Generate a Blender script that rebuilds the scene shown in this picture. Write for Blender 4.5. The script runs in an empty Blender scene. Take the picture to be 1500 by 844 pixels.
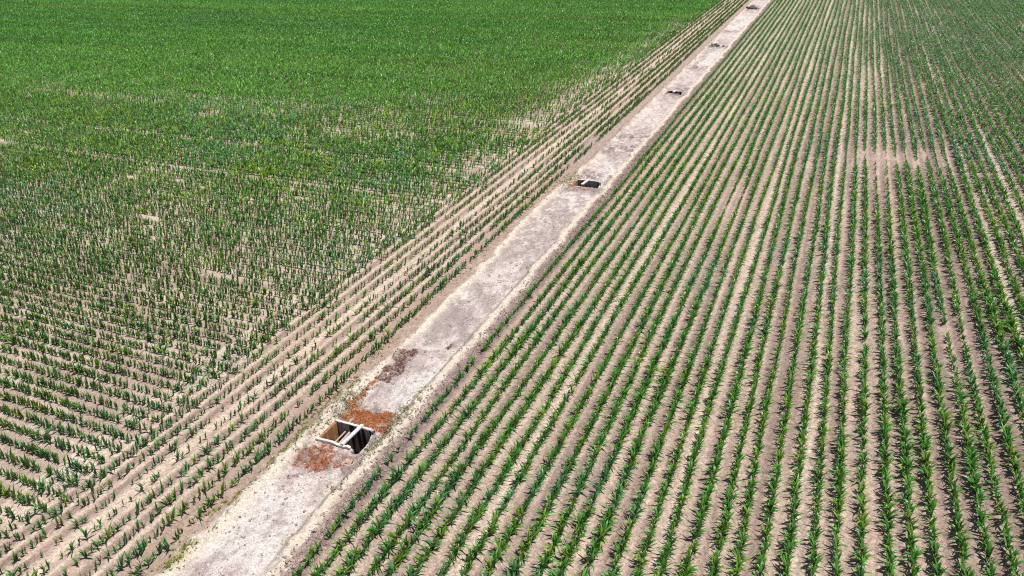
import bpy, math
import numpy as np
from mathutils import Matrix, Vector

rng = np.random.default_rng(11)
C = bpy.context.scene.collection
sc = bpy.context.scene
R_ = math.radians

# ------------------------------------------------------------------ camera
CAMH = 20.014
RM = np.array([[0.91566740, -0.16462254, 0.36667784],
               [0.40051443, 0.45038692, -0.79795978],
               [-0.03378473, 0.87752552, 0.47833832]])
F = 1040.0
cam = bpy.data.cameras.new("camera")
cam.sensor_width = 36.0
cam.lens = F / 1500 * 36.0
cam.clip_start = 0.5
cam.clip_end = 6000
co = bpy.data.objects.new("camera", cam)
C.objects.link(co)
m4 = Matrix.Identity(4)
for i in range(3):
    for j in range(3):
        m4[i][j] = RM[i, j]
m4[2][3] = CAMH
co.matrix_world = m4
sc.camera = co


def in_view(x, y, m):
    """which ground points the photograph could show, with a margin (used only to leave out what is far outside)"""
    p = np.stack([x, y, np.full_like(x, -CAMH)], -1) @ RM
    d = -p[..., 2]
    u = 750 + F * p[..., 0] / d
    v = 422 - F * p[..., 1] / d
    return (d > 0) & (u > -m) & (u < 1500 + m) & (v > -m * .35) & (v < 844 + m)


# ------------------------------------------------------------------ noise
def hash2(ix, iy, s):
    h = (ix.astype(np.int64) * 374761393 + iy.astype(np.int64) * 668265263 + s * 2147483647) & 0xFFFFFFFF
    h = ((h ^ (h >> 13)) * 1274126177) & 0xFFFFFFFF
    h = h ^ (h >> 16)
    return (h & 0xFFFFFF) / float(0x1000000)


def vn(x, y, s=0):
    x = np.asarray(x, float); y = np.asarray(y, float)
    ix = np.floor(x); iy = np.floor(y)
    fx = x - ix; fy = y - iy
    fx = fx * fx * (3 - 2 * fx); fy = fy * fy * (3 - 2 * fy)
    a = hash2(ix, iy, s); b = hash2(ix + 1, iy, s)
    c = hash2(ix, iy + 1, s); d = hash2(ix + 1, iy + 1, s)
    return (a * (1 - fx) + b * fx) * (1 - fy) + (c * (1 - fx) + d * fx) * fy


def fbm(x, y, s=0, o=4):
    t = 0; a = .5; n = 0
    for k in range(o):
        t = t + a * vn(x * 2 ** k + 17.3 * k, y * 2 ** k - 9.1 * k, s + k); n += a; a *= .55
    return t / n


def ss(a, b, x):
    t = np.clip((x - a) / (b - a), 0, 1)
    return t * t * (3 - 2 * t)


def gb(x, c, w):
    return np.exp(-((x - c) / w) ** 2)


def lerp(a, b, t):
    t = np.asarray(t)[..., None]
    return a * (1 - t) + b * t


A = lambda *c: np.array(c, float)


# ------------------------------------------------------------------ object helpers
def mesh_np(name, verts, quads, cols=None, smooth=True, mat=None, per_corner=4):
    me = bpy.data.meshes.new(name)
    nv = len(verts); nf = len(quads)
    me.vertices.add(nv)
    me.vertices.foreach_set("co", np.ascontiguousarray(verts, np.float32).ravel())
    me.loops.add(nf * per_corner)
    me.loops.foreach_set("vertex_index", np.ascontiguousarray(quads, np.int32).ravel())
    me.polygons.add(nf)
    me.polygons.foreach_set("loop_start", np.arange(0, nf * per_corner, per_corner, dtype=np.int32))
    me.polygons.foreach_set("use_smooth", np.full(nf, smooth))
    if cols is not None:
        at = me.color_attributes.new("own_colour", 'FLOAT_COLOR', 'POINT')
        c4 = np.ones((nv, 4), np.float32); c4[:, :3] = cols
        at.data.foreach_set("color", c4.ravel())
    me.update(calc_edges=True)
    me.validate()
    if mat: me.materials.append(mat)
    return me


def link(name, me, kind=None, label=None, cat=None, group=None, parent=None, loc=None):
    o = bpy.data.objects.new(name, me)
    C.objects.link(o)
    if kind: o["kind"] = kind
    if label: o["label"] = label
    if cat: o["category"] = cat
    if group: o["group"] = group
    if parent: o.parent = parent
    if loc is not None: o.location = loc
    return o


def empty(name, loc, label, cat, group=None):
    o = bpy.data.objects.new(name, None)
    o.empty_display_size = .2
    C.objects.link(o); o.location = loc
    o["label"] = label; o["category"] = cat
    if group: o["group"] = group
    return o


# ------------------------------------------------------------------ materials
def nodes(name):
    m = bpy.data.materials.new(name); m.use_nodes = True
    nt = m.node_tree; nt.nodes.clear()
    return m, nt, nt.nodes.new, nt.links.new


def soil_material(name, bump=.6, fine=28., var=.35, rough=.95, dist=.03):
    m, nt, N, L = nodes(name)
    out = N("ShaderNodeOutputMaterial"); b = N("ShaderNodeBsdfPrincipled")
    at = N("ShaderNodeAttribute"); at.attribute_name = "own_colour"
    g = N("ShaderNodeNewGeometry")
    n1 = N("ShaderNodeTexNoise"); n1.inputs["Scale"].default_value = fine; n1.inputs["Detail"].default_value = 3; n1.inputs["Roughness"].default_value = .7
    n2 = N("ShaderNodeTexNoise"); n2.inputs["Scale"].default_value = fine * .22; n2.inputs["Detail"].default_value = 3; n2.inputs["Roughness"].default_value = .65
    L(g.outputs["Position"], n1.inputs["Vector"]); L(g.outputs["Position"], n2.inputs["Vector"])
    mr = N("ShaderNodeMapRange"); mr.inputs[1].default_value = .3; mr.inputs[2].default_value = .7
    mr.inputs[3].default_value = 1 - var; mr.inputs[4].default_value = 1 + var * .7
    L(n1.outputs["Fac"], mr.inputs[0])
    mu = N("ShaderNodeMix"); mu.data_type = 'RGBA'; mu.blend_type = 'MULTIPLY'; mu.inputs[0].default_value = 1
    L(at.outputs["Color"], mu.inputs[6]); L(mr.outputs[0], mu.inputs[7])
    L(mu.outputs[2], b.inputs["Base Color"])
    ad = N("ShaderNodeMath"); ad.operation = 'ADD'
    L(n1.outputs["Fac"], ad.inputs[0]); L(n2.outputs["Fac"], ad.inputs[1])
    bp = N("ShaderNodeBump"); bp.inputs["Strength"].default_value = bump; bp.inputs["Distance"].default_value = dist
    L(ad.outputs[0], bp.inputs["Height"]); L(bp.outputs[0], b.inputs["Normal"])
    b.inputs["Roughness"].default_value = rough
    b.inputs["Specular IOR Level"].default_value = .15
    L(b.outputs[0], out.inputs[0])
    return m


def leaf_material(name, rough=.38, spec=.5, trans=.22):
    m, nt, N, L = nodes(name)
    out = N("ShaderNodeOutputMaterial"); b = N("ShaderNodeBsdfPrincipled")
    at = N("ShaderNodeAttribute"); at.attribute_name = "own_colour"
    L(at.outputs["Color"], b.inputs["Base Color"])
    b.inputs["Roughness"].default_value = rough
    b.inputs["Specular IOR Level"].default_value = spec
    t = N("ShaderNodeBsdfTranslucent")
    hs = N("ShaderNodeHueSaturation"); hs.inputs["Saturation"].default_value = 1.1; hs.inputs["Value"].default_value = 1.5
    L(at.outputs["Color"], hs.inputs["Color"]); L(hs.outputs[0], t.inputs["Color"])
    mx = N("ShaderNodeMixShader"); mx.inputs[0].default_value = trans
    L(b.outputs[0], mx.inputs[1]); L(t.outputs[0], mx.inputs[2]); L(mx.outputs[0], out.inputs[0])
    return m


def plain_material(name, c1, c2, scale=6., rough=.85, bump=.3, stain=None, metal=0):
    m, nt, N, L = nodes(name)
    out = N("ShaderNodeOutputMaterial"); b = N("ShaderNodeBsdfPrincipled")
    tc = N("ShaderNodeNewGeometry")
    n = N("ShaderNodeTexNoise"); n.inputs["Scale"].default_value = scale; n.inputs["Detail"].default_value = 5; n.inputs["Roughness"].default_value = .65
    L(tc.outputs["Position"], n.inputs["Vector"])
    cr = N("ShaderNodeValToRGB")
    cr.color_ramp.elements[0].position = .35; cr.color_ramp.elements[0].color = (*c1, 1)
    cr.color_ramp.elements[1].position = .65; cr.color_ramp.elements[1].color = (*c2, 1)
    L(n.outputs["Fac"], cr.inputs[0])
    src = cr.outputs[0]
    if stain:
        mp = N("ShaderNodeMapping"); mp.inputs["Scale"].default_value = (7, 7, .35)
        L(tc.outputs["Position"], mp.inputs["Vector"])
        n3 = N("ShaderNodeTexNoise"); n3.inputs["Scale"].default_value = 1; n3.inputs["Detail"].default_value = 2
        L(mp.outputs[0], n3.inputs["Vector"])
        r3 = N("ShaderNodeMapRange"); r3.inputs[1].default_value = .5; r3.inputs[2].default_value = .62
        L(n3.outputs["Fac"], r3.inputs[0])
        mx = N("ShaderNodeMix"); mx.data_type = 'RGBA'
        L(r3.outputs[0], mx.inputs[0]); L(src, mx.inputs[6]); mx.inputs[7].default_value = (*stain, 1)
        src = mx.outputs[2]
    L(src, b.inputs["Base Color"])
    bp = N("ShaderNodeBump"); bp.inputs["Strength"].default_value = bump; bp.inputs["Distance"].default_value = .02
    L(n.outputs["Fac"], bp.inputs["Height"]); L(bp.outputs[0], b.inputs["Normal"])
    b.inputs["Roughness"].default_value = rough; b.inputs["Metallic"].default_value = metal
    b.inputs["Specular IOR Level"].default_value = .2
    L(b.outputs[0], out.inputs[0])
    return m


M_field = soil_material("field_soil", bump=1, fine=13., var=.48, dist=.07)
M_head = soil_material("crusted_soil", bump=1, fine=10., var=.40, dist=.065)
M_strip = soil_material("channel_sediment", bump=1, fine=15., var=.36, dist=.05)
M_clod = soil_material("clod", bump=.3, fine=30., var=.25)
M_maize = leaf_material("maize_leaf", rough=.40, spec=.45, trans=.22)
M_dry = leaf_material("dry_weed", rough=.8, spec=.1, trans=.15)
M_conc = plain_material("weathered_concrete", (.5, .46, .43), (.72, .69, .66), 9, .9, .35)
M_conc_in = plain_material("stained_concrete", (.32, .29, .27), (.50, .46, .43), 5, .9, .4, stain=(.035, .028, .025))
M_rustwall = plain_material("rust_stained_concrete", (.22, .105, .045), (.36, .20, .10), 5, .9, .3, stain=(.18, .085, .04))
M_steel = plain_material("rusty_pipe", (.35, .25, .22), (.5, .42, .40), 20, .6, .2)
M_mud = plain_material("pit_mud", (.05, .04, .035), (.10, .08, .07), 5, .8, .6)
M_stone = plain_material("pale_stone", (.6, .57, .53), (.8, .78, .75), 12, .9, .3)
M_rock = plain_material("dark_rubble", (.09, .075, .07), (.26, .23, .22), 4, .95, .5)
M_terr = plain_material("far_crop_land", (.06, .13, .03), (.12, .16, .06), .4, .95, 0)
M_wood = plain_material("bleached_wood", (.5, .45, .4), (.68, .63, .57), 15, .9, .2)

# ------------------------------------------------------------------ light
SUN_AZ = math.atan2(.22, .975)   # direction towards the sun, measured from +x
SUN_EL = R_(70)
sd = Vector((math.cos(SUN_EL) * math.cos(SUN_AZ), math.cos(SUN_EL) * math.sin(SUN_AZ), math.sin(SUN_EL)))
sun = bpy.data.lights.new("sun", 'SUN'); sun.energy = 4.9; sun.angle = R_(.53); sun.color = (1, .965, .91)
so = bpy.data.objects.new("sun", sun); C.objects.link(so)
so.rotation_euler = (-sd).to_track_quat('-Z', 'Y').to_euler(); so.location = (0, 0, 60)
w = bpy.data.worlds.new("World"); sc.world = w; w.use_nodes = True
nt = w.node_tree
bg = nt.nodes["Background"]; bg.inputs[1].default_value = .05
sky = nt.nodes.new("ShaderNodeTexSky"); sky.sky_type = 'NISHITA'; sky.sun_disc = False
sky.sun_elevation = SUN_EL; sky.sun_rotation = math.pi / 2 - SUN_AZ
nt.links.new(sky.outputs[0], bg.inputs[0])
sc.view_settings.view_transform = 'Standard'; sc.view_settings.look = 'None'
sc.view_settings.gamma = 1; sc.view_settings.use_curve_mapping = False
sc.view_settings.exposure = 0.28
sc.cycles.use_denoising = False
sc.cycles.max_bounces = 5; sc.cycles.diffuse_bounces = 3; sc.cycles.glossy_bounces = 2
sc.cycles.transmission_bounces = 3; sc.cycles.transparent_max_bounces = 4
sc.cycles.filter_width = 1.1

# ------------------------------------------------------------------ crop layout
ROW = .76
ROWX = .70
X0 = 2.02            # right field: row n stands at X0 + ROW * n, the first beside the strip is n = -21
XL = -19.22          # headland rows of the left field run beside the strip
XH = -25.5           # beyond here the left rows run across
Y_PIT = 18.72


def wob(y, n):
    return .05 * np.sin(y * .11 + n * 1.7) + .10 * (vn(y * .12, n * 7.7 + 3, 41) - .5) + .12 * (vn(y * .025, n * 0 + 1.5, 42) - .5) * ss(20, 60, y)


def right_z(x, y):
    ph = (x - X0) / ROW
    return .028 * np.cos(2 * np.pi * ph)


def head_z(x, y):
    ph = (x - XL) / ROW
    return .03 * np.cos(2 * np.pi * ph) * ss(-26.2, -25, x)


def grid(xs, ys):
    X, Y = np.meshgrid(xs, ys, indexing='ij')
    nx, ny = len(xs), len(ys)
    idx = np.arange(nx * ny).reshape(nx, ny)
    q = np.stack([idx[:-1, :-1], idx[1:, :-1], idx[1:, 1:], idx[:-1, 1:]], -1).reshape(-1, 4)
    return X, Y, q


def yline(segs):
    out = [np.arange(a, b, s) for a, b, s in segs]
    return np.concatenate(out + [[segs[-1][1]]])


TAN = A(.415, .312, .254); PALE = A(.585, .475, .398); PINK = A(.248, .176, .154)

# ---- right field
xs = np.arange(-13.4, 47.0, .095); xs[-1] = 47.0
ys = yline([(4, 60, .12), (60, 196, .42)])
X, Y, q = grid(xs, ys)
ph = (X - X0) / ROW
lane = np.floor(ph); fr = ph - lane             # 0..1 from one row to the next
lr = hash2(lane, lane * 0 + 5, 3)
lr2 = hash2(lane, lane * 0 + 9, 4)
clodn = fbm(X * 3.2, Y * 3.2, 20, 3)
Z = right_z(X, Y) + (clodn - .5) * .045 + (fbm(X * .3, Y * .05, 25, 2) - .5) * .05 - .02 * gb(fr, .5 + (lr2 - .5) * .2, .07) * (lr > .35)
mid = np.exp(-((fr - .5 - (lr2 - .5) * .25) / .24) ** 2)
streak = fbm(X * 3.0, Y * .10, 30, 3)
palefac = np.where(lr > .72, .85, np.where(lr > .45, .25, -.25))
for n_, v_ in ((-1, .7), (-12, .2), (1, .5), (4, .3)):
    palefac = np.where(lane == n_, v_, palefac)
t = np.clip(mid * (.95 - palefac) + (streak - .5) * 2.2, 0, 1)
col = lerp(lerp(TAN, PALE, np.clip(np.maximum(palefac, 0) * mid + .35 * np.exp(-(np.minimum(fr, 1 - fr) - .24) ** 2 / .01) + (streak - .45) * .9 + (fbm(X * .08, Y * .04, 33, 2) - .5) * .9, 0, 1)), PINK, t * .85)
col = col * (.80 + .40 * fbm(X * 5, Y * 5, 36, 2))[..., None] * rng.uniform(.80, 1.20, X.shape + (1,))
gapm = gb(X, 6.0, 2.4) * gb(Y, 64.7, 1.8) * .6
col = lerp(col, A(.42, .31, .26), gapm * .8)
edge = 1 - ss(-13.5, -13.2, X + .15 * fbm(X * 0, Y * 1.2, 37, 2))
col = lerp(col, A(.29, .225, .19), edge * .7)
link("field", mesh_np("field", np.stack([X, Y, Z], -1).reshape(-1, 3), q, col.reshape(-1, 3), True, M_field), kind="structure")

# ---- headland soil beside the strip on the left
xs = np.append(np.arange(-27.0, -20.3, .09), -20.3)
ys = yline([(-6, 60, .12), (60, 196, .42)])
X, Y, q = grid(xs, ys)
ph = (X - XL) / ROW
lane = np.floor(ph); fr = ph - lane
lr2 = hash2(lane, lane * 0 + 9, 7)
out_ = ss(-24.6, -26.2, X + .8 * (fbm(Y * .5, X * .5, 71, 2) - .5))
Z = head_z(X, Y) + (fbm(X * 2.5, Y * 2.5, 50, 3) - .5) * .07
mid = np.exp(-((fr - .5) / .27) ** 2)
streak = fbm(X * 3.0, Y * .12, 51, 3)
t = np.clip(mid * (.75 + .45 * lr2) + (streak - .5) * 1.4, 0, 1)
pl = np.where(lane == -5, 1.0, np.where(lane == -9, .8, 0.05))
cream = np.exp(-((fr - .20) / .10) ** 2) * (.45 + .9 * (streak - .3))
HP = A(.54, .435, .35); HK = A(.262, .186, .152)
col = lerp(lerp(TAN, HP, np.clip(pl * mid * 1.2 + (streak - .45), 0, 1)), HK, t * (1 - .97 * (pl > .5)) * .95)
col = lerp(col, A(.58, .475, .39), np.clip(cream, 0, .9))
crust = lerp(A(.54, .44, .36), A(.38, .285, .235), ss(.42, .62, fbm(X * .7, Y * 1.3, 55, 4)))
col = lerp(col, crust, out_)
col = col * (.82 + .36 * fbm(X * 5, Y * 5, 56, 2))[..., None] * rng.uniform(.88, 1.12, X.shape + (1,))
link("field", mesh_np("headland", np.stack([X, Y, Z], -1).reshape(-1, 3), q, col.reshape(-1, 3), True, M_head), kind="structure")

# ---- the rest of the left field
xs = np.concatenate([np.arange(-262, -90, 1.6), np.arange(-90, -27.0, .34), [-27.0]])
ys = yline([(-10, 60, .19), (60, 196, .38)])
X, Y, q = grid(xs, ys)
Z = .02 * np.cos(2 * np.pi * Y / ROWX) * ss(-27, -28.5, X) + (fbm(X * .9, Y * 1.6, 60, 3) - .5) * .05 * ss(-27, -27.6, X) + (X == -27.0) * 0
crust = lerp(A(.49, .395, .325), A(.36, .275, .225), ss(.4, .64, fbm(X * .35, Y * 1.3, 55, 4)))
fy = Y / ROWX - np.floor(Y / ROWX)
crust = lerp(crust, A(.40, .30, .24), .5 * np.exp(-((fy - .0) / .2) ** 2))
col = crust * (.86 + .28 * fbm(X * 3, Y * 4, 61, 2))[..., None]
far = ss(58, 80, Y) * ss(-26, -36, X)
col = lerp(col, col * A(.72, .74, .66), far)  # shadow of the lush crop painted into the soil colour here
link("field", mesh_np("cross_rows", np.stack([X, Y, Z], -1).reshape(-1, 3), q, col.reshape(-1, 3), True, M_head), kind="structure")

# ---- land beyond the modelled fields, out to the horizon
xa = np.array([-5000, -262, 47, 5000.]); ya = np.array([-3000, -10, 196, 6000.])
X, Y, q = grid(xa, ya)
q = np.delete(q, 4, 0)
v = np.stack([X, Y, np.full_like(X, -.03)], -1).reshape(-1, 3)
link("terrain", mesh_np("terrain", v, q, None, False, M_terr), kind="structure")
# small aprons in front of the field sheets, under and behind the camera
v = []; q = []
for (a, b, c, d) in ((-13.4, 47, -10, 4), (-27, -20.3, -10, -6), (-20.3, -13.4, -10, -4)):
    k = len(v); v += [(a, c, -.02), (b, c, -.02), (b, d, -.02), (a, d, -.02)]; q.append((k, k + 1, k + 2, k + 3))
link("terrain", mesh_np("near_ground", np.array(v), np.array(q), None, False, M_terr), kind="structure")

# ------------------------------------------------------------------ the strip
PITS = [  # x0, x1, y0, y1 : inside of the chamber
    (-17.68, -15.92, 18.14, 19.36),
    (-17.62, -15.85, 50.75, 51.98),
    (-17.35, -15.90, 82.6, 83.5),
]


def strip_shape(X, Y):
    ctr = -16.7 + .12 * np.sin(Y * .05)
    r1 = fbm(X * 1.3, Y * 1.1, 80, 4); r2 = fbm(X * 4.2, Y * 4.2, 81, 3); r3 = fbm(X * .5, Y * .22, 82, 3)
    le = -18.12 + .15 * ss(21, 25, Y) - .28 * ss(36, 41, Y) * (1 - ss(49, 53, Y)) + .30 * (fbm(Y * .35, Y * 0, 83, 3) - .5) + .45 * (fbm(X * .9, Y * 1.5, 93, 4) - .5)
    re = -14.98 + .55 * (fbm(Y * .4, Y * 0 + 3, 84, 3) - .5) + .55 * (fbm(X * .9, Y * 1.6, 94, 4) - .5)
    lb = gb(X, le - .1, .42 - .17 * ss(21, 25, Y)); rb = gb(X, re - .02 - .08 * ss(33, 38, Y), .30 - .10 * ss(33, 38, Y))
    groove = gb(X, -15.27 + .03 * np.sin(Y * .8), .06) * ss(11, 13, Y) * (1 - ss(37, 41, Y)) * ss(.18, .36, fbm(Y * .5, X * 0, 85, 2) + .12)
    clod = ss(-14.95, -14.7, X + .5 * (r1 - .5) + .06 * ss(33, 38, Y)) * (1 - ss(-13.9, -13.6, X))
    clodl = ss(le - .35, le - .65, X) * ss(-20.1, -19.7, X)
    inside = ss(le - .1, le + .25, X) * (1 - ss(re - .35, re, X))
    rough = np.zeros_like(X)
    for yc, wd in ((17.2, .9), (20.3, .8), (50.2, .8), (53.2, .9), (60.5, 2.0), (84.3, 1.0), (81.8, .9), (64.5, 1.2), (97, 1.5), (112, 2.0), (126, 1.6), (153, 2.5)):
        rough = np.maximum(rough, gb(Y, yc + .5 * (r1 - .5), wd) * inside)
    Z = lb * (.17 + .25 * (r2 - .45)) + rb * (.10 + .16 * (r2 - .5)) - groove * .07
    Z = Z + (clod + clodl * .7) * (r2 - .5) * .22 + inside * (r1 - .5) * .12 + (r2 - .5) * .06 + inside * ss(34, 38, Y) * (1 - ss(47, 49, Y)) * (r2 - .5) * .10
    Z = Z + rough * ((r2 - .5) * .26 + (r1 - .5) * .15 + .05)
    hump = gb(Y, 60.5 + .5 * (X + 16.7), 1.0) + .8 * gb(Y, 124 + .8 * (X + 16.7), 1.4) + .5 * gb(Y, 36.5, .5)
    Z = Z + inside * hump * .22
    Z = Z + .28 * gb(X, -18.3, .32) * gb(Y, 19.85, .55)
    Z = Z - .5 * gb(X, -15.92, .42) * gb(Y, 18.70, .62) * (X > -16.0)            # east lip of the first pit has slumped
    Z = Z - .75 * gb(X, -15.40, .17) * gb(Y, 19.62, .17)                         # a washed out hole by its corner
    Z = Z - .45 * gb(X, -15.62, .3) * gb(Y, 51.6, .7) * (X > -15.9)
    Z = Z - .35 * gb(X, -15.8, .35) * gb(Y, 82.8, .5)
    for (a, b, c, d) in PITS:
        rim = ss(a - .5, a - .15, X) * (1 - ss(b + .1, b + .4, X)) * ss(c - .7, c - .25, Y) * (1 - ss(d + .1, d + .4, Y))
        Z = np.where(rim > 0, Z * (1 - rim) + np.minimum(Z, .0) * rim - .03 * rim, Z)
    edge = ss(-20.3, -19.9, X) * (1 - ss(-13.7, -13.4, X))
    Z = Z * edge + head_z(X, Y) * (1 - ss(-20.3, -19.9, X)) + right_z(X, Y) * ss(-13.7, -13.4, X)
    return Z, dict(lb=lb, rb=rb, groove=groove, clod=clod, clodl=clodl, inside=inside, rough=rough, r1=r1, r2=r2, r3=r3)


def rust_mask(X, Y):
    n = np.clip((fbm(X * 1.3, Y * 1.3, 90, 4) - .5) * 1.9 + .5, 0, 1); n2 = fbm(X * 5, Y * 5, 91, 3)
    X = X + 1.0 * (fbm(X * 1.1, Y * 1.1, 95, 3) - .5); Y = Y + 1.2 * (fbm(X * 1.1 + 7, Y * 1.1, 96, 3) - .5)
    def box(a, b, c, d, s=.25):
        return ss(a - s, a + s, X) * (1 - ss(b - s, b + s, X)) * ss(c - s, c + s, Y) * (1 - ss(d - s, d + s, Y))
    m = np.maximum(box(-17.75, -15.35, 19.45, 20.6), box(-16.2, -15.35, 20.3, 21.1, .15))
    m = np.maximum(m, .95 * box(-17.88, -17.62, 19.5, 22.9, .1))
    m = np.maximum(m, .70 * box(-18.0, -15.35, 16.5, 18.05, .3))
    m = np.maximum(m, .8 * box(-17.95, -17.1, 50.3, 50.9, .15)); m = np.maximum(m, .9 * box(-16.8, -15.9, 50.1, 50.8, .15))
    m2 = np.maximum(1.15 * box(-17.85, -17.05, 22.6, 25.4, .2), .62 * box(-17.6, -16.9, 14.4, 16.6, .5))
    m2 = np.maximum(m2, box(-16.0, -15.72, 26.3, 26.8, .12))
    m2 = np.maximum(m2, .6 * box(-17.5, -16.4, 49.6, 50.6, .3))
    m2 = np.maximum(m2, .5 * box(-17.0, -15.6, 152, 153, .4))
    return ss(.3, .72, m * (.38 + .65 * n + .4 * n2)), ss(.32, .7, m2 * (.3 + .6 * n + .5 * n2))


xs = np.append(np.arange(-20.3, -13.4, .07), -13.4)
ys = yline([(-4, 8, .2), (8, 70, .07), (70, 196, .22)])
X, Y, q = grid(xs, ys)
Z, f = strip_shape(X, Y)
SED = A(.575, .49, .462); SEDD = A(.33, .262, .25); BANK = A(.585, .51, .43); CLOD = A(.225, .162, .152); BR = A(.40, .29, .235)
col = np.broadcast_to(BR, X.shape + (3,)).copy()
smooth_ = fbm(X * .8, Y * .45, 86, 4)
spots = ss(.56, .70, fbm(X * 5.5, Y * 4.0, 87, 3))
ins = lerp(SED, SEDD, np.clip(ss(.44, .62, smooth_) * .45 + ss(.45, .64, fbm(X * 2.6, Y * 1.8, 97, 4)) * .5, 0, 1))
ins = lerp(ins, A(.62, .57, .54), ss(.56, .72, f['r3']) * .8)
ins = lerp(ins, A(.30, .25, .235), .8 * ss(22, 26, Y) * (1 - ss(36, 39, Y)) * ss(.44, .60, fbm(X * 1.1, Y * .55, 99, 4) - .06 * (X + 16.8)))
ins = lerp(ins, A(.25, .20, .19), spots * (.5 + .4 * f['rough']))
ins = lerp(ins, A(.33, .275, .255), .8 * ss(35, 38, Y) * (1 - ss(49, 52, Y)) * ss(.50, .60, fbm(X * 4.5, Y * 2.4, 101, 3)))
col = lerp(col, ins, f['inside'])
col = lerp(col, CLOD * (.7 + .7 * f['r2'][..., None]), np.clip(f['clod'] * 1.0, 0, 1))
col = lerp(col, BANK * (0.9 + .25 * f['r1'][..., None]), np.clip(f['lb'] * 1.25, 0, 1) * ss(.25, .5, f['r1'] + .12))
col = lerp(col, BANK, np.clip(f['rb'] * 1.5, 0, 1) * ss(.22, .42, f['r1'] + .1))
col = lerp(col, A(.16, .125, .11), f['groove'] * .8)
col = lerp(col, A(.34, .25, .205) * (.75 + .6 * f['r2'][..., None]), f['clodl'] * .8)

rm = f['rough'] * ss(.40, .6, fbm(X * 3, Y * 3, 88, 3))
col = lerp(col, A(.19, .14, .135), rm * .85)
col = col * rng.uniform(.86, 1.12, X.shape + (1,))
# beyond 55 m the left bank is brown-violet tilled soil
col = lerp(col, A(.36, .275, .245) * (.8 + .4 * f['r2'][..., None]), ss(54, 58, Y) * (1 - ss(-18.2, -17.7, X + .9 * (f['r1'] - .5))) * .85)
ru, rd = rust_mask(X, Y)
break_ = ss(.36, .6, fbm(X * 4.5, Y * 4.5, 98, 3) + np.where(Y < 18.4, 0, .13))
ru = ru * (.25 + .75 * break_); rd = rd * (.15 + .85 * break_)
col = lerp(col, A(.30, .098, .036), ru * .75)
col = lerp(col, A(.17, .095, .07), rd * .75)
mossm = gb(X, -18.75 + .5 * (1 - ss(8, 16, Y)), .28) * (1 - ss(17, 21, Y)) * ss(.42, .6, fbm(X * 2, Y * 1.2, 89, 3))
col = lerp(col, A(.20, .20, .06), mossm * .7)
keep = np.ones(len(q), bool)
cx = X.reshape(-1)[q].mean(1); cy = Y.reshape(-1)[q].mean(1)
for (a, b, c, d) in PITS:
    keep &= ~((cx > a - .05) & (cx < b + .05) & (cy > c - .05) & (cy < d + .05))
link("dirt_track", mesh_np("dirt_track", np.stack([X, Y, Z], -1).reshape(-1, 3), q[keep], col.reshape(-1, 3), True, M_strip), kind="structure")


# ------------------------------------------------------------------ shape helpers (boxes, pipes)
def box_bm(bm, a, b, bev=.012, jit=0.):
    import bmesh
    r = bmesh.ops.create_cube(bm, size=1)
    vs = r['verts']
    for v_ in vs:
        v_.co = Vector([a[i] + (v_.co[i] + .5) * (b[i] - a[i]) for i in range(3)])
    es = list({e for v_ in vs for e in v_.link_edges})
    if bev:
        bmesh.ops.bevel(bm, geom=es, offset=bev, segments=2, affect='EDGES')


def make_obj(name, bm, mat, parent=None, **kw):
    me = bpy.data.meshes.new(name)
    bm.to_mesh(me); bm.free()
    me.materials.append(mat)
    return link(name, me, parent=parent, **kw)


import bmesh


def rough_box(name, a, b, mat, parent, cuts=10, amp=.012, bev=.015, seed=0):
    """a cast concrete member with chipped, uneven edges"""
    bm = bmesh.new()
    box_bm(bm, a, b, 0)
    bmesh.ops.bevel(bm, geom=list(bm.edges), offset=bev, segments=1, affect='EDGES')
    long_e = [e for e in bm.edges if e.calc_length() > .25]
    bmesh.ops.subdivide_edges(bm, edges=long_e, cuts=cuts, use_grid_fill=True)
    for v_ in bm.verts:
        p = v_.co
        k = np.array([vn(p.x * 7 + 3, p.y * 7 + p.z * 9, seed), vn(p.x * 7, p.y * 7 + p.z * 9 + 5, seed + 1), vn(p.x * 7 + 9, p.y * 7 + p.z * 9, seed + 2)]) - .5
        v_.co += Vector(k * 2 * amp)
    return make_obj(name, bm, mat, parent)


def pipe_bm(p, q_, r, n=8):
    bm = bmesh.new()
    p = Vector(p); q_ = Vector(q_); d = q_ - p
    M = Matrix.Translation((p + q_) / 2) @ d.to_track_quat('Z', 'Y').to_matrix().to_4x4()
    bmesh.ops.create_cone(bm, cap_ends=True, segments=n, radius1=r, radius2=r * .95, depth=d.length, matrix=M)
    return bm


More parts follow.
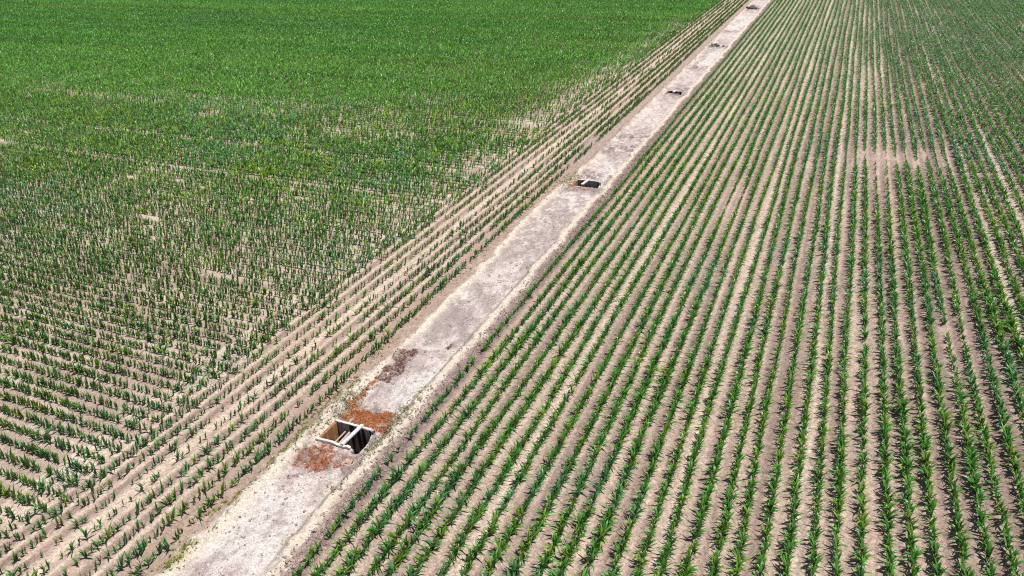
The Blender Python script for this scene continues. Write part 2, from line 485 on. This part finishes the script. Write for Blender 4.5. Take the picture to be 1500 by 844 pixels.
def chamber(px, label, depth, near_beam, cross, far_h=.06, east_low=-.42, t=.14, group=None):
    a, b, c, d = px
    root = empty("drainage_chamber", ((a + b) / 2, (c + d) / 2, 0), label, "drainage pit", group)
    ox, oy = (a + b) / 2, (c + d) / 2
    L_ = lambda p: (p[0] - ox, p[1] - oy, p[2])
    rb = lambda nm, p, q_, mt, sd_, **k: rough_box(nm, L_(p), L_(q_), mt, root, seed=sd_, **k)
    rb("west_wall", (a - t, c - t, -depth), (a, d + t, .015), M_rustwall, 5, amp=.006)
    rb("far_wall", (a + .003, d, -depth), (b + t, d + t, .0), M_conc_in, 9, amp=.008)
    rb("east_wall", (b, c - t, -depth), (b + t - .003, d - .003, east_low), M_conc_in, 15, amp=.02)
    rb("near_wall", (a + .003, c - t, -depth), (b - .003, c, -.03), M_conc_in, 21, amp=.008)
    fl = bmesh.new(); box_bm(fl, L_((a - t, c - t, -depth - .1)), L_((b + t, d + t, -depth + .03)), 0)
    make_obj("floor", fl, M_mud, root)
    rb("far_beam", (a - .06, d - .02, .004), (b + .02, d + .09, .08), M_conc, 31, amp=.02)
    if near_beam:
        rb("near_beam", (a - .14, c - .12, -.03), (b - .14, c + .0, .10), M_conc, 41, amp=.022)
    if cross:
        x1, x2, wd = cross
        bm = bmesh.new()
        y1, y2 = (c - .1, d + .1) if near_beam else (c - .02, d + .1)
        z1, z2 = (.085, .19)
        q8 = [(x1, y1), (x1 + wd, y1), (x2 + wd, y2), (x2, y2)]
        vb = [bm.verts.new(L_((x_, y_, z1))) for x_, y_ in q8] + [bm.verts.new(L_((x_, y_, z2))) for x_, y_ in q8]
        for fc in ((3, 2, 1, 0), (4, 5, 6, 7), (0, 1, 5, 4), (1, 2, 6, 5), (2, 3, 7, 6), (3, 0, 4, 7)):
            bm.faces.new([vb[i] for i in fc])
        bmesh.ops.bevel(bm, geom=list(bm.edges), offset=.015, segments=1, affect='EDGES')
        make_obj("cross_beam", bm, M_conc, root)
    return root


chamber(PITS[0], "open concrete drainage pit with rust-stained wall and pale cross beam, nearest of the pits", 1.5, True, (-16.54, -16.46, .15))
chamber(PITS[1], "second pit up the track, a dark slot under one pale cross beam", 1.3, False, (-16.98, -16.80, .17))
chamber(PITS[2], "third pit up the track, narrow black slot almost filled with soil", 1.0, False, (-16.72, -16.62, .2))

# steel pipes lying inside the first pit, a post in the second
for i, (xa_, ya_, za_, xb_, yb_, zb_, r_, lb_) in enumerate((
        (-17.30, 18.16, -.42, -17.26, 19.34, -.38, .035, "thin pale pipe spanning inside the nearest pit beside its rusty wall"),
        (-17.08, 18.16, -.44, -17.05, 19.34, -.38, .05, "thicker pinkish pipe spanning inside the nearest pit, close to the cross beam"))):
    o = make_obj("pipe", pipe_bm((0, 0, 0), (xb_ - xa_, yb_ - ya_, zb_ - za_), r_), M_steel, label=lb_, cat="pipe")
    o.location = (xa_, ya_, za_)
o = make_obj("wooden_post", pipe_bm((0, 0, 0), (.01, .02, 1.3), .045), M_wood, label="pale upright post standing in the second pit", cat="post")
o.location = (-17.02, 51.86, -1.27)


# ------------------------------------------------------------------ stones and rubble
def stone_mesh(name, r, seed, mat, flat=.7):
    bm = bmesh.new()
    bmesh.ops.create_icosphere(bm, subdivisions=2, radius=1)
    g_ = np.random.default_rng(seed)
    dirs = g_.normal(size=(9, 3)); dirs /= np.linalg.norm(dirs, axis=1)[:, None]
    cut = g_.uniform(.55, .9, 9)
    for v_ in bm.verts:
        p = np.array(v_.co)
        for d_, c_ in zip(dirs, cut):
            s_ = p @ d_
            if s_ > c_: p = p - d_ * (s_ - c_)
        p = p * (np.array([1.15, .9, flat])) * r
        v_.co = Vector(p)
    me = bpy.data.meshes.new(name); bm.to_mesh(me); bm.free(); me.materials.append(mat)
    return me


def strip_z(x, y):
    z, _ = strip_shape(np.array([[float(x)]]), np.array([[float(y)]]))
    return float(z[0, 0])


for x_, y_, r_, lb_ in ((-16.38, 15.28, .07, "white stone alone on the smooth pale sediment before the nearest pit"),
                        (-16.95, 15.95, .075, "white stone beside the brown weed patch before the nearest pit")):
    link("stone", stone_mesh("stone", r_, int(abs(x_ * 100)), M_stone), label=lb_, cat="stone", group="white stones on the track", loc=(x_, y_, strip_z(x_, y_) + r_ * .4))

g_ = np.random.default_rng(5)
RUB = [("fourth rough patch up the track", "broken concrete chunk among rubble in the fourth opening up the track", 112.5, 16, 1.0),
       ("farthest rough patch", "dark broken lump heaped across the track near the top edge of the photo", 153.5, 10, 1.35)]
for gname, lb_, yc, n, sc_ in RUB:
    for k in range(n):
        x_ = -17.7 + 2.0 * (k + g_.uniform(0, 1)) / n + .0
        y_ = yc + g_.normal() * .55 - .3 * (x_ + 16.7)
        r_ = g_.uniform(.14, .34) * sc_
        link("rubble_chunk", stone_mesh("rubble_chunk", r_, 100 + k + int(yc), M_rock if g_.random() < .8 or yc > 120 else M_stone), label=lb_, cat="rubble",
             group="broken chunks in the " + gname, loc=(x_, y_, strip_z(x_, y_) + r_ * .35))
link("rubble_chunk", stone_mesh("rubble_chunk", .62, 77, M_rock, .9), label="largest dark boulder in the heap near the top edge of the photo", cat="rubble",
     group="broken chunks in the farthest rough patch", loc=(-17.0, 154.6, .2))

o = make_obj("stick", pipe_bm((-.22, -.04, 0), (.22, .05, .02), .022, 6), M_wood, label="short pale stick lying beside the last left crop row above the nearest pit", cat="stick")
o.location = (-18.95, 22.1, strip_z(-18.95, 22.1) + .03)


def clods(name, x, y, z, r, cols, label, cat):
    n = len(x)
    base = np.array([[1, 0, 0], [-1, 0, 0], [0, 1, 0], [0, -1, 0], [0, 0, .8], [0, 0, -.6],
                     [.6, .6, .45], [-.6, .6, .4], [.6, -.6, .4], [-.6, -.6, .45]], float)
    tri = np.array([[0, 6, 4], [6, 2, 4], [2, 7, 4], [7, 1, 4], [1, 9, 4], [9, 3, 4], [3, 8, 4], [8, 0, 4],
                    [0, 5, 6], [6, 5, 2], [2, 5, 7], [7, 5, 1], [1, 5, 9], [9, 5, 3], [3, 5, 8], [8, 5, 0]])
    V = base[None] * rng.uniform(.65, 1.3, (n, 10, 1)) * r[:, None, None]
    a = rng.uniform(0, 6.28, n); ca, sa = np.cos(a)[:, None], np.sin(a)[:, None]
    V = np.stack([V[..., 0] * ca - V[..., 1] * sa, V[..., 0] * sa + V[..., 1] * ca, V[..., 2]], -1)
    V = V + np.stack([x, y, z], -1)[:, None]
    T = tri[None] + (np.arange(n) * 10)[:, None, None]
    me = mesh_np(name, V.reshape(-1, 3), T.reshape(-1, 3), np.repeat(cols, 10, 0), False, M_clod, 3)
    return link(name, me, kind="stuff", label=label, cat=cat)


n = 11000
x = -14.38 + rng.normal(0, .24, n); y = 8 + 70 * rng.random(n) ** 1.5
k = (x > -14.9) & (x < -13.55); x = x[k]; y = y[k]
z, _ = strip_shape(x[:, None], y[:, None]); z = z[:, 0]
c = A(.30, .225, .20)[None] * rng.uniform(.6, 1.5, (len(x), 1))
clods("soil_clods", x, y, z, rng.gamma(2.2, .011, len(x)) + .008, c, "loose brown soil clods along the right edge of the track", "soil clods")
n = 9000
x = rng.uniform(-18.9, -15.0, n); y = 8 + 62 * rng.random(n) ** 1.4
dn = fbm(x * .6, y * .5, 120, 3); k = rng.random(n) < ss(.4, .65, dn)
for (a, b, c_, d) in PITS: k &= ~((x > a - .2) & (x < b + .2) & (y > c_ - .2) & (y < d + .2))
x = x[k]; y = y[k]
z, _ = strip_shape(x[:, None], y[:, None]); z = z[:, 0]
c = np.where(rng.random((len(x), 1)) < .5, A(.26, .21, .195)[None], A(.58, .53, .49)[None]) * rng.uniform(.7, 1.2, (len(x), 1))
clods("gravel", x, y, z, rng.gamma(2.0, .009, len(x)) + .008, c, "scattered gravel and crumbs over the pale track", "gravel")


# ------------------------------------------------------------------ leaves
def leaves(px, py, pz, h, Lf, S, kind, col, wmul=1.0, lean=0.):
    """arching strap leaves of maize for N plants: returns verts, quads, colours"""
    N = len(px)
    l = np.arange(Lf)[None]
    az0 = rng.uniform(0, 2 * np.pi, (N, 1))
    az = az0 + np.pi * l + rng.normal(0, .5, (N, Lf))
    u = (l + .5) / Lf
    hh = h[:, None]
    if kind == 'lush':
        base = hh * (.06 + .34 * u) * rng.uniform(.85, 1.15, (N, Lf))
        ln = hh * (.58 + .34 * np.sin(np.pi * (u * .75 + .2))) * rng.uniform(.75, 1.2, (N, Lf))
        e0 = R_(64) + R_(20) * u + rng.normal(0, R_(7), (N, Lf))
        bend = R_(88) - R_(55) * u + rng.normal(0, R_(18), (N, Lf))
        wd = hh * .125 * rng.uniform(.8, 1.2, (N, Lf)) * (1.15 - .4 * np.abs(u - .5))
    else:
        base = hh * (.05 + .36 * u)
        ln = hh * (.5 + .3 * u) * rng.uniform(.7, 1.15, (N, Lf))
        e0 = R_(66) + R_(22) * u + rng.normal(0, R_(8), (N, Lf))
        bend = R_(45) - R_(30) * u + rng.normal(0, R_(20), (N, Lf))
        wd = hh * .115 * rng.uniform(.7, 1.25, (N, Lf))
    wd = wd * wmul
    s = np.linspace(0, 1, S + 1)
    el = e0[..., None] - bend[..., None] * (s ** 1.4)
    step = ln[..., None] / S
    em = (el[..., :-1] + el[..., 1:]) / 2
    zz = np.concatenate([np.zeros((N, Lf, 1)), np.cumsum(np.sin(em) * step, -1)], -1)
    rr = np.concatenate([np.zeros((N, Lf, 1)), np.cumsum(np.cos(em) * step, -1)], -1)
    azs = az[..., None] + rng.normal(0, .25, (N, Lf, 1)) * s
    cxx = px[:, None, None] + rr * np.cos(azs); cyy = py[:, None, None] + rr * np.sin(azs)
    cxx = cxx + lean * (base[..., None] + zz)
    czz = pz[:, None, None] + base[..., None] + zz
    prof = np.minimum(1, .55 + 2.2 * s) * (1 - s ** 2.6) + .04
    wv = wd[..., None] * prof * .5
    tw = rng.normal(0, .5, (N, Lf, 1)) * s
    wx = -np.sin(azs) * np.cos(tw); wy = np.cos(azs) * np.cos(tw); wz = np.sin(tw)
    W = np.stack([wx * wv, wy * wv, wz * wv], -1)
    Pc = np.stack([cxx, cyy, czz], -1)
    V = np.stack([Pc - W, Pc + W], -2)                     # N,L,S+1,2,3
    idx = np.arange(N * Lf * (S + 1) * 2).reshape(N, Lf, S + 1, 2)
    Q = np.stack([idx[:, :, :-1, 0], idx[:, :, :-1, 1], idx[:, :, 1:, 1], idx[:, :, 1:, 0]], -1)
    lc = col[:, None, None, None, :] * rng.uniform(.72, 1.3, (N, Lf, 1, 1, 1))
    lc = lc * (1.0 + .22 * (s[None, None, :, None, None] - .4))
    lc = np.broadcast_to(lc, V.shape)
    # stalk: a thin tapered triangular blade of leaf sheaths
    sh = h * .42; sr = h * .022 * wmul
    ang = np.arange(3) * 2.094
    Vb = np.stack([px[:, None] + sr[:, None] * np.cos(ang), py[:, None] + sr[:, None] * np.sin(ang), np.repeat(pz[:, None] - .03, 3, 1)], -1)
    Vt = np.stack([px[:, None] + .5 * sr[:, None] * np.cos(ang), py[:, None] + .5 * sr[:, None] * np.sin(ang), np.repeat((pz + sh)[:, None], 3, 1)], -1)
    VS = np.concatenate([Vb, Vt], 1)
    off = V.size // 3
    b0 = off + (np.arange(N) * 6)[:, None]
    QS = np.stack([np.stack([b0[:, 0] + i, b0[:, 0] + (i + 1) % 3, b0[:, 0] + 3 + (i + 1) % 3, b0[:, 0] + 3 + i], -1) for i in range(3)], 1)
    cs = np.repeat((col * .9 + A(.03, .03, .0))[:, None], 6, 1)
    verts = np.concatenate([V.reshape(-1, 3), VS.reshape(-1, 3)])
    quads = np.concatenate([Q.reshape(-1, 4), QS.reshape(-1, 4)])
    cols = np.concatenate([lc.reshape(-1, 3), cs.reshape(-1, 3)])
    return verts, quads, cols


GREEN = A(.070, .200, .030); LIME = A(.165, .275, .030); BLUEG = A(.072, .195, .085); DULL = A(.060, .105, .038)


def plant_colour(x, y, base, side):
    n = len(x)
    c = np.repeat(base[None], n, 0)
    big = fbm(x * .12, y * .12, 200, 3); mid_ = fbm(x * .6, y * .6, 201, 2)
    c = lerp(c, BLUEG, ss(.5, .75, big) * .6)
    c = lerp(c, LIME, ss(.60, .78, mid_) * .55)
    c = lerp(c, LIME * A(1.1, 1.0, 1.0), (rng.random(n) < .12) * .7)
    return c * rng.uniform(.72, 1.32, (n, 1))


# ---- right-hand field: rows along the strip
px, py, ph_, pn = [], [], [], []
for n in range(-21, 58):
    y = np.arange(4, 190, .145)
    y = y + rng.normal(0, .035, len(y))
    x = X0 + ROW * n + wob(y, n) + rng.normal(0, .022, len(y))
    vis = in_view(x, y, 60)
    x = x[vis]; y = y[vis]
    if not len(x): continue
    dens = fbm(y * .35, np.full_like(y, n * 3.3), 210, 3)
    vig = fbm(x * .15, y * .15, 211, 3)
    rowv = hash2(np.array([float(n)]), np.array([2.]), 6)[0]
    hgt = .50 * (.80 + .36 * dens) * (.86 + .3 * vig) * (.93 + .14 * rowv)
    hgt = hgt * (1 + .06 * ss(60, 140, y) + .0 * ss(4, 25, x))
    p = np.clip(.98 - .8 * ss(.22, .10, dens), 0, 1)
    if n == -21: p = p * np.where((y < 27), .35 + .65 * ss(.36, .55, fbm(y * .5, y * 0, 212, 2)), 1.0); hgt = hgt * .85
    # the places where the drill missed or the crop is poor
    gy = 64.6 + .25 * (x - 5)
    goff = (hash2(np.array([float(n)]), np.array([3.]), 12)[0] - .5) * 3.0
    gap = (np.abs(x - 6.0) < 2.7) * gb(y, gy + goff, .9 + .5 * rowv)
    p = p * (1 - np.clip(gap * 1.1, 0, .88))
    hgt = hgt * (1 - .55 * (np.abs(x - 6.0) < 4.2) * gb(y, gy + goff, 3.4))
    poor = (n in (3, 4)) * ss(50, 58, y) * (1 - ss(64, 68, y)) + (n in (-10, -9)) * gb(y, 51, 4) + (n in (7, 8)) * gb(y, 36, 2.6) + (n in (2, 3, 4)) * gb(y, 95, 8) * .7
    hgt = hgt * (1 - .38 * np.clip(poor, 0, 1)); p = p * (1 - .4 * np.clip(poor, 0, 1))
    p = p * (1 - .95 * gb(x, 26, 1.2) * gb(y, 139, 2.5))
    k = rng.random(len(x)) < p
    px.append(x[k]); py.append(y[k]); ph_.append(hgt[k] * rng.uniform(.68, 1.24, k.sum())); pn.append(np.full(k.sum(), n))
RX = np.concatenate(px); RY = np.concatenate(py); RH = np.concatenate(ph_); RN = np.concatenate(pn)
RZ = right_z(RX, RY)
RC = plant_colour(RX, RY, GREEN, 1)
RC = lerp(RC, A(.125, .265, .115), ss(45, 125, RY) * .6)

# ---- left headland rows along the strip
px, py, ph_, pn = [], [], [], []
for kx in range(0, 10):
    y = np.arange(2, 190, .17); y = y + rng.normal(0, .05, len(y))
    x = XL - ROW * kx + .06 * np.sin(y * .09 + kx) + rng.normal(0, .035, len(y))
    vis = in_view(x, y, 60); x = x[vis]; y = y[vis]
    dens = fbm(y * .45, np.full_like(y, kx * 5.1 + 50), 220, 3)
    p = np.clip(.97 - .02 * kx - .8 * ss(.36 + .012 * kx, .2, dens), .05, 1)
    if kx in (4, 5, 9): p *= .7
    hgt = (.50 - .012 * kx) * (.7 + .6 * dens) * (1 + .15 * ss(40, 90, y))
    k = rng.random(len(x)) < p
    px.append(x[k]); py.append(y[k]); ph_.append(hgt[k] * rng.uniform(.7, 1.25, k.sum())); pn.append(np.full(k.sum(), kx))
HX = np.concatenate(px); HY = np.concatenate(py); HH = np.concatenate(ph_); HN = np.concatenate(pn)
HZ = head_z(HX, HY); HC = plant_colour(HX, HY, A(.085, .195, .040), 0)
HC = lerp(HC, A(.085, .165, .03), ss(40, 100, HY) * .6)

# ---- left field: rows running across, away from the strip
px, py, ph_ = [], [], []
for m in range(-4, 280):
    yr = m * ROWX + .34
    dx = .125 if yr < 60 else .19
    x = -np.arange(23.8, 260, dx); x = x + rng.normal(0, .055, len(x))
    y = yr + .10 * np.sin(x * .07 + m * .05) + rng.normal(0, .025, len(x))
    vis = in_view(x, y, 60); x = x[vis]; y = y[vis]
    if not len(x): continue
    lush = ss(56, 75, y - 22 * np.exp((x + 30) / 14.) - 6 * (fbm(x * .07, y * .07, 230, 2) - .5))
    d1 = fbm(x * .22, y * .22, 231, 3); d2 = fbm(x * .5, np.full_like(x, m * 2.7), 232, 2)
    cut = ss(-24.0, -25.6, x + 1.2 * (fbm(y * .8, x * .2, 233, 2) - .5))
    p = (.97 - .8 * ss(.36, .20, d1 * .5 + d2 * .5)) * cut
    near = 1 - ss(-25.5, -33, x)
    p = p * (1 - .15 * near * (1 - lush))
    pat = gb(y, 58, 4) * gb(x, -45, 9) * .5 + gb(y, 62, 1.0) * gb(x, -87, 9) * .75
    p = p * (1 - pat)
    lane = hash2(np.array([float(m)]), np.array([7.]), 8)[0]
    if lane > .86 and yr > 38 and yr < 66: p = p * .35
    thin = ss(-33, -25.5, x) * ss(40, 52, y) * (1 - ss(120, 150, y)) * ss(.30, .55, fbm(x * .9, y * .05, 234, 3) + .10 * ss(-29, -25, x))
    p = np.maximum(p, lush * .93 * cut) * (1 - .5 * thin)
    hgt = (.56 * (.84 + .32 * d1) * (1 - .10 * near)) * (1 - lush) + lush * .58 * (.8 + .4 * d1)
    hgt *= 1 + .16 * ss(36, 58, y)
    k = rng.random(len(x)) < p
    px.append(x[k]); py.append(y[k]); ph_.append(hgt[k] * rng.uniform(.72, 1.22, k.sum()))
LX = np.concatenate(px); LY = np.concatenate(py); LH = np.concatenate(ph_)
LUSH = ss(56, 75, LY - 22 * np.exp((LX + 30) / 14.) - 6 * (fbm(LX * .07, LY * .07, 230, 2) - .5))
LZ = .02 * np.cos(2 * np.pi * LY / ROWX) * ss(-27, -28.5, LX)
LC = plant_colour(LX, LY, A(.080, .185, .044), 0)
LC = lerp(LC, A(.092, .265, .044) * rng.uniform(.8, 1.2, (len(LX), 1)), LUSH * .85)
st = gb(LY, 133 + .02 * (LX + 107), 2.0) * ss(.4, .6, fbm(LX * .05, LY * .3, 240, 2)) + .8 * gb(LY, 88, 5) * gb(LX, -45, 16)
LC = lerp(LC, A(.17, .27, .04), np.clip(st, 0, 1) * .8)
LC = lerp(LC, A(.125, .28, .045), LUSH * .6 * ss(.5, .72, fbm(LX * .03, LY * .13, 241, 3)))
LC = lerp(LC, A(.085, .215, .06), LUSH * .45 * ss(.5, .7, fbm(LX * .04 + 9, LY * .16, 242, 3)))
MID = ss(24, 48, LY) * (1 - LUSH)
LC = lerp(LC, LC * A(1.45, 1.38, 1.3), MID)  # lighter tint painted in to offset the shading on steep upright leaves
rowt = hash2(np.floor(LY / ROWX), np.floor(LY / ROWX) * 0 + 4, 77)
LC = LC * (1 + LUSH * (rowt - .5) * .45)[:, None]
LC = lerp(LC, A(.150, .32, .055), LUSH * .5 * ss(.52, .68, fbm(LX * .012 + 3, LY * .07, 243, 3)))
LC = LC * (1 + LUSH * rng.normal(0, .22, len(LX)))[:, None].clip(.4, 1.8)

print("plants", len(RX), len(HX), len(LX))

# ---- the 300 plants that show largest are objects of their own
ORD = ["", "first", "second", "third", "fourth", "fifth", "sixth", "seventh", "eighth", "ninth", "tenth", "eleventh", "twelfth", "thirteenth", "fourteenth",
       "fifteenth", "sixteenth", "seventeenth", "eighteenth", "nineteenth", "twentieth"]
TENS = {2: "twenty", 3: "thirty", 4: "forty", 5: "fifty", 6: "sixty"}


def ordinal(i):
    if i <= 20: return ORD[i]
    t_, u_ = divmod(i, 10)
    return TENS[t_] + "-" + ORD[u_] if u_ else {3: "thirtieth", 4: "fortieth", 5: "fiftieth", 6: "sixtieth"}[t_]


dist = np.sqrt(RX ** 2 + RY ** 2 + CAMH ** 2)
inside_frame = in_view(RX, RY, -3)
score = np.where(inside_frame, dist, 1e9)
pick = np.argsort(score)[:300]
is_thing = np.zeros(len(RX), bool); is_thing[pick] = True

NV = 24
vcol = plant_colour(np.linspace(0, 40, NV), np.linspace(0, 90, NV), GREEN, 1)
variants = []
for k in range(NV):
    v, q, c = leaves(np.zeros(1), np.zeros(1), np.zeros(1), np.array([.5]), 8, 6, 'lush', vcol[k:k + 1])
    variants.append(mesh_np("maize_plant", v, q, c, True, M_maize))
for n in sorted(set(RN[pick])):
    ids = pick[RN[pick] == n]
    ids = ids[np.argsort(RY[ids])]
    for r_, i in enumerate(ids):
        o = bpy.data.objects.new("maize_plant", variants[int(rng.integers(NV))])
        o.location = (RX[i], RY[i], RZ[i])
        o.rotation_euler = (rng.normal(0, .1), rng.normal(0, .1), rng.uniform(0, 6.28))
        s_ = RH[i] / .5; o.scale = (s_, s_, s_)
        o["label"] = "green maize plant, %s from the bottom edge in the %s row right of the track" % (ordinal(r_ + 1), ordinal(int(n) + 22))
        o["category"] = "maize plant"; o["group"] = "young maize plants standing in rows"
        C.objects.link(o)


def crop(name, x, y, z, h, c, lushness, label, lean=0.):
    d = np.sqrt(x ** 2 + y ** 2 + CAMH ** 2)
    parts = []
    for (a, b, S, L1, L2, wm) in ((0, 46, 5, 8, 7, 1.0), (46, 85, 3, 7, 6, 1.1), (85, 400, 2, 6, 5, 1.15)):
        for lush_ in (True, False):
            k = (d >= a) & (d < b) & (lushness == lush_)
            if not k.any(): continue
            parts.append(leaves(x[k], y[k], z[k], h[k], L1 if lush_ else L2, S, 'lush' if lush_ else 'stunted', c[k], wm, lean))
    off = 0; vs, qs, cs = [], [], []
    for v, q, c_ in parts:
        vs.append(v); qs.append(q + off); cs.append(c_); off += len(v)
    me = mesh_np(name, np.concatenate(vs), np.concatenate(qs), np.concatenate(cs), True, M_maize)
    return link(name, me, kind="stuff", label=label, cat="maize crop")


k = ~is_thing
crop("maize_crop", RX[k], RY[k], RZ[k], RH[k], RC[k], np.ones(k.sum(), bool), "dense green maize in straight rows right of the track")
crop("headland_maize_crop", HX, HY, HZ, HH, HC, rng.random(len(HX)) < .25, "thin upright maize in the rows running along the track's left side", .15)
crop("cross_row_maize_crop", LX, LY, LZ, LH, LC, rng.random(len(LX)) < np.clip(.12 + .35 * ss(24, 52, LY) + .85 * LUSH, 0, 1), "maize in rows running away leftwards, thin near, lush green far off", .15)


# ------------------------------------------------------------------ weeds
def weeds(name, x, y, h, col, label, cat, blades=5, spread=.5, wd=.02, mat=None, emax=1.45):
    n = len(x)
    z, _ = strip_shape(x[:, None], y[:, None]); z = z[:, 0]
    az = rng.uniform(0, 6.28, (n, blades)); el = rng.uniform(.17 * emax, emax, (n, blades))
    ln = h[:, None] * rng.uniform(.5, 1.2, (n, blades))
    p0 = np.stack([x, y, z], -1)[:, None] + np.concatenate([rng.normal(0, .02, (n, blades, 2)), np.zeros((n, blades, 1))], -1)
    dv = np.stack([np.cos(az) * np.cos(el), np.sin(az) * np.cos(el), np.sin(el)], -1)
    wv = np.stack([-np.sin(az), np.cos(az), np.zeros_like(az)], -1) * wd
    p1 = p0 + dv * ln[..., None] * .55 + np.array([0, 0, .01]); p2 = p0 + dv * ln[..., None] - np.array([0, 0, .02])
    V = np.stack([p0 - wv * .5, p0 + wv * .5, p1 + wv, p1 - wv, p2 + wv * .2, p2 - wv * .2], -2)
    idx = np.arange(n * blades * 6).reshape(-1, 6)
    Q = np.concatenate([idx[:, [0, 1, 2, 3]], idx[:, [3, 2, 4, 5]]])
    cc = col[:, None, None, :] * rng.uniform(.6, 1.4, (n, blades, 1, 1))
    cc = np.broadcast_to(cc, V.shape)
    return link(name, mesh_np(name, V.reshape(-1, 3), Q, cc.reshape(-1, 3), False, mat or M_dry), kind="stuff", label=label, cat=cat)


n = 16000
x = rng.uniform(-18.2, -15.1, n); y = rng.uniform(13.5, 27.2, n)
ru, rd = rust_mask(x, y)
break_ = ss(.36, .6, fbm(x * 4.5, y * 4.5, 98, 3) + np.where(y < 18.4, 0, .13))
ru = ru * (.1 + .9 * break_); rd = rd * break_
ok = np.ones(n, bool)
for (a, b, c_, d) in PITS: ok &= ~((x > a - .2) & (x < b + .12) & (y > c_ - .2) & (y < d + .16))
k = ok & (rng.random(n) < ru * .8 * np.where(y < 18.3, .55, 1))
base = lerp(np.repeat(A(.40, .125, .03)[None], k.sum(), 0), A(.50, .27, .10), rng.random(k.sum()) ** 2)
base = lerp(base, A(.24, .075, .04), (y[k] < 18.4) * .65)
weeds("dried_weeds", x[k], y[k], rng.uniform(.03, .10, k.sum()), base, "rust-orange dried weeds around the nearest pit", "dried weeds", 7, wd=.007)
k = ok & (rng.random(n) < rd * .6)
weeds("dead_weeds", x[k], y[k], rng.uniform(.03, .08, k.sum()), np.repeat(A(.15, .075, .05)[None], k.sum(), 0), "dark brown dead weeds in patches on the pale track", "dead weeds", 7, wd=.007)
n = 2600
y = 8 + rng.random(n) * 46; x = -18.75 + .5 * (1 - ss(8, 16, y)) - .35 * ss(20, 28, y) * (1 - ss(44, 50, y)) + rng.normal(0, .22, n)
k = (rng.random(n) < ss(.42, .62, fbm(x * 2, y * 1.2, 89, 3)) * (1 - .7 * ss(20, 24, y)))
x = x[k]; y = y[k]
base = lerp(np.repeat(A(.085, .13, .03)[None], len(x), 0), A(.30, .27, .09), rng.random(len(x)))
weeds("low_weeds", x, y, rng.uniform(.05, .14, len(x)), base, "yellow-green low weeds along the track's left bank", "weeds", 5, wd=.016)
n = 900
x = np.concatenate([rng.normal(-18.1, .22, n // 3), rng.normal(-15.2, .2, n // 3), rng.normal(-17.9, .25, n // 3)])
y = np.concatenate([rng.normal(51.6, .8, n // 3), rng.normal(19.6, 1.6, n // 3), rng.normal(20.2, 1.2, n // 3)])
k = ~((x > -17.9) & (x < -15.75) & (np.abs(y - Y_PIT) < .95))
base = lerp(np.repeat(A(.48, .43, .30)[None], k.sum(), 0), A(.16, .17, .07), rng.random(k.sum()) * (y[k] < 40) + .15)
weeds("straw_grass", x[k], y[k], rng.uniform(.08, .2, k.sum()), base, "bleached dry grass on the pit rims", "dry grass", 5, wd=.012)

n = 1300
pc = np.array([(-25.6, 21.3, .55, .9), (-25.9, 19.6, .5, .6), (-25.9, 12.4, .4, .5), (-24.4, 55.0, .6, 2.5), (-24.0, 70.0, .5, 3.0), (-24.4, 90.0, .6, 4.0), (-5.6, 51.0, .2, 2.0), (-20.3, 16.6, .0, .0)])
w_ = np.array([.3, .15, .12, .15, .14, .14, 0, 0]); w_ = w_ / w_.sum()
ix = rng.choice(len(pc), n, p=w_)
x = pc[ix, 0] + rng.normal(0, 1, n) * pc[ix, 2]; y = pc[ix, 1] + rng.normal(0, 1, n) * pc[ix, 3]
base = lerp(np.repeat(A(.62, .61, .57)[None], n, 0), A(.52, .46, .37), rng.random(n))
weeds("straw", x, y, rng.uniform(.12, .35, n), base, "bleached straw residue lying between the left crop rows", "straw", 3, wd=.012, emax=.35)
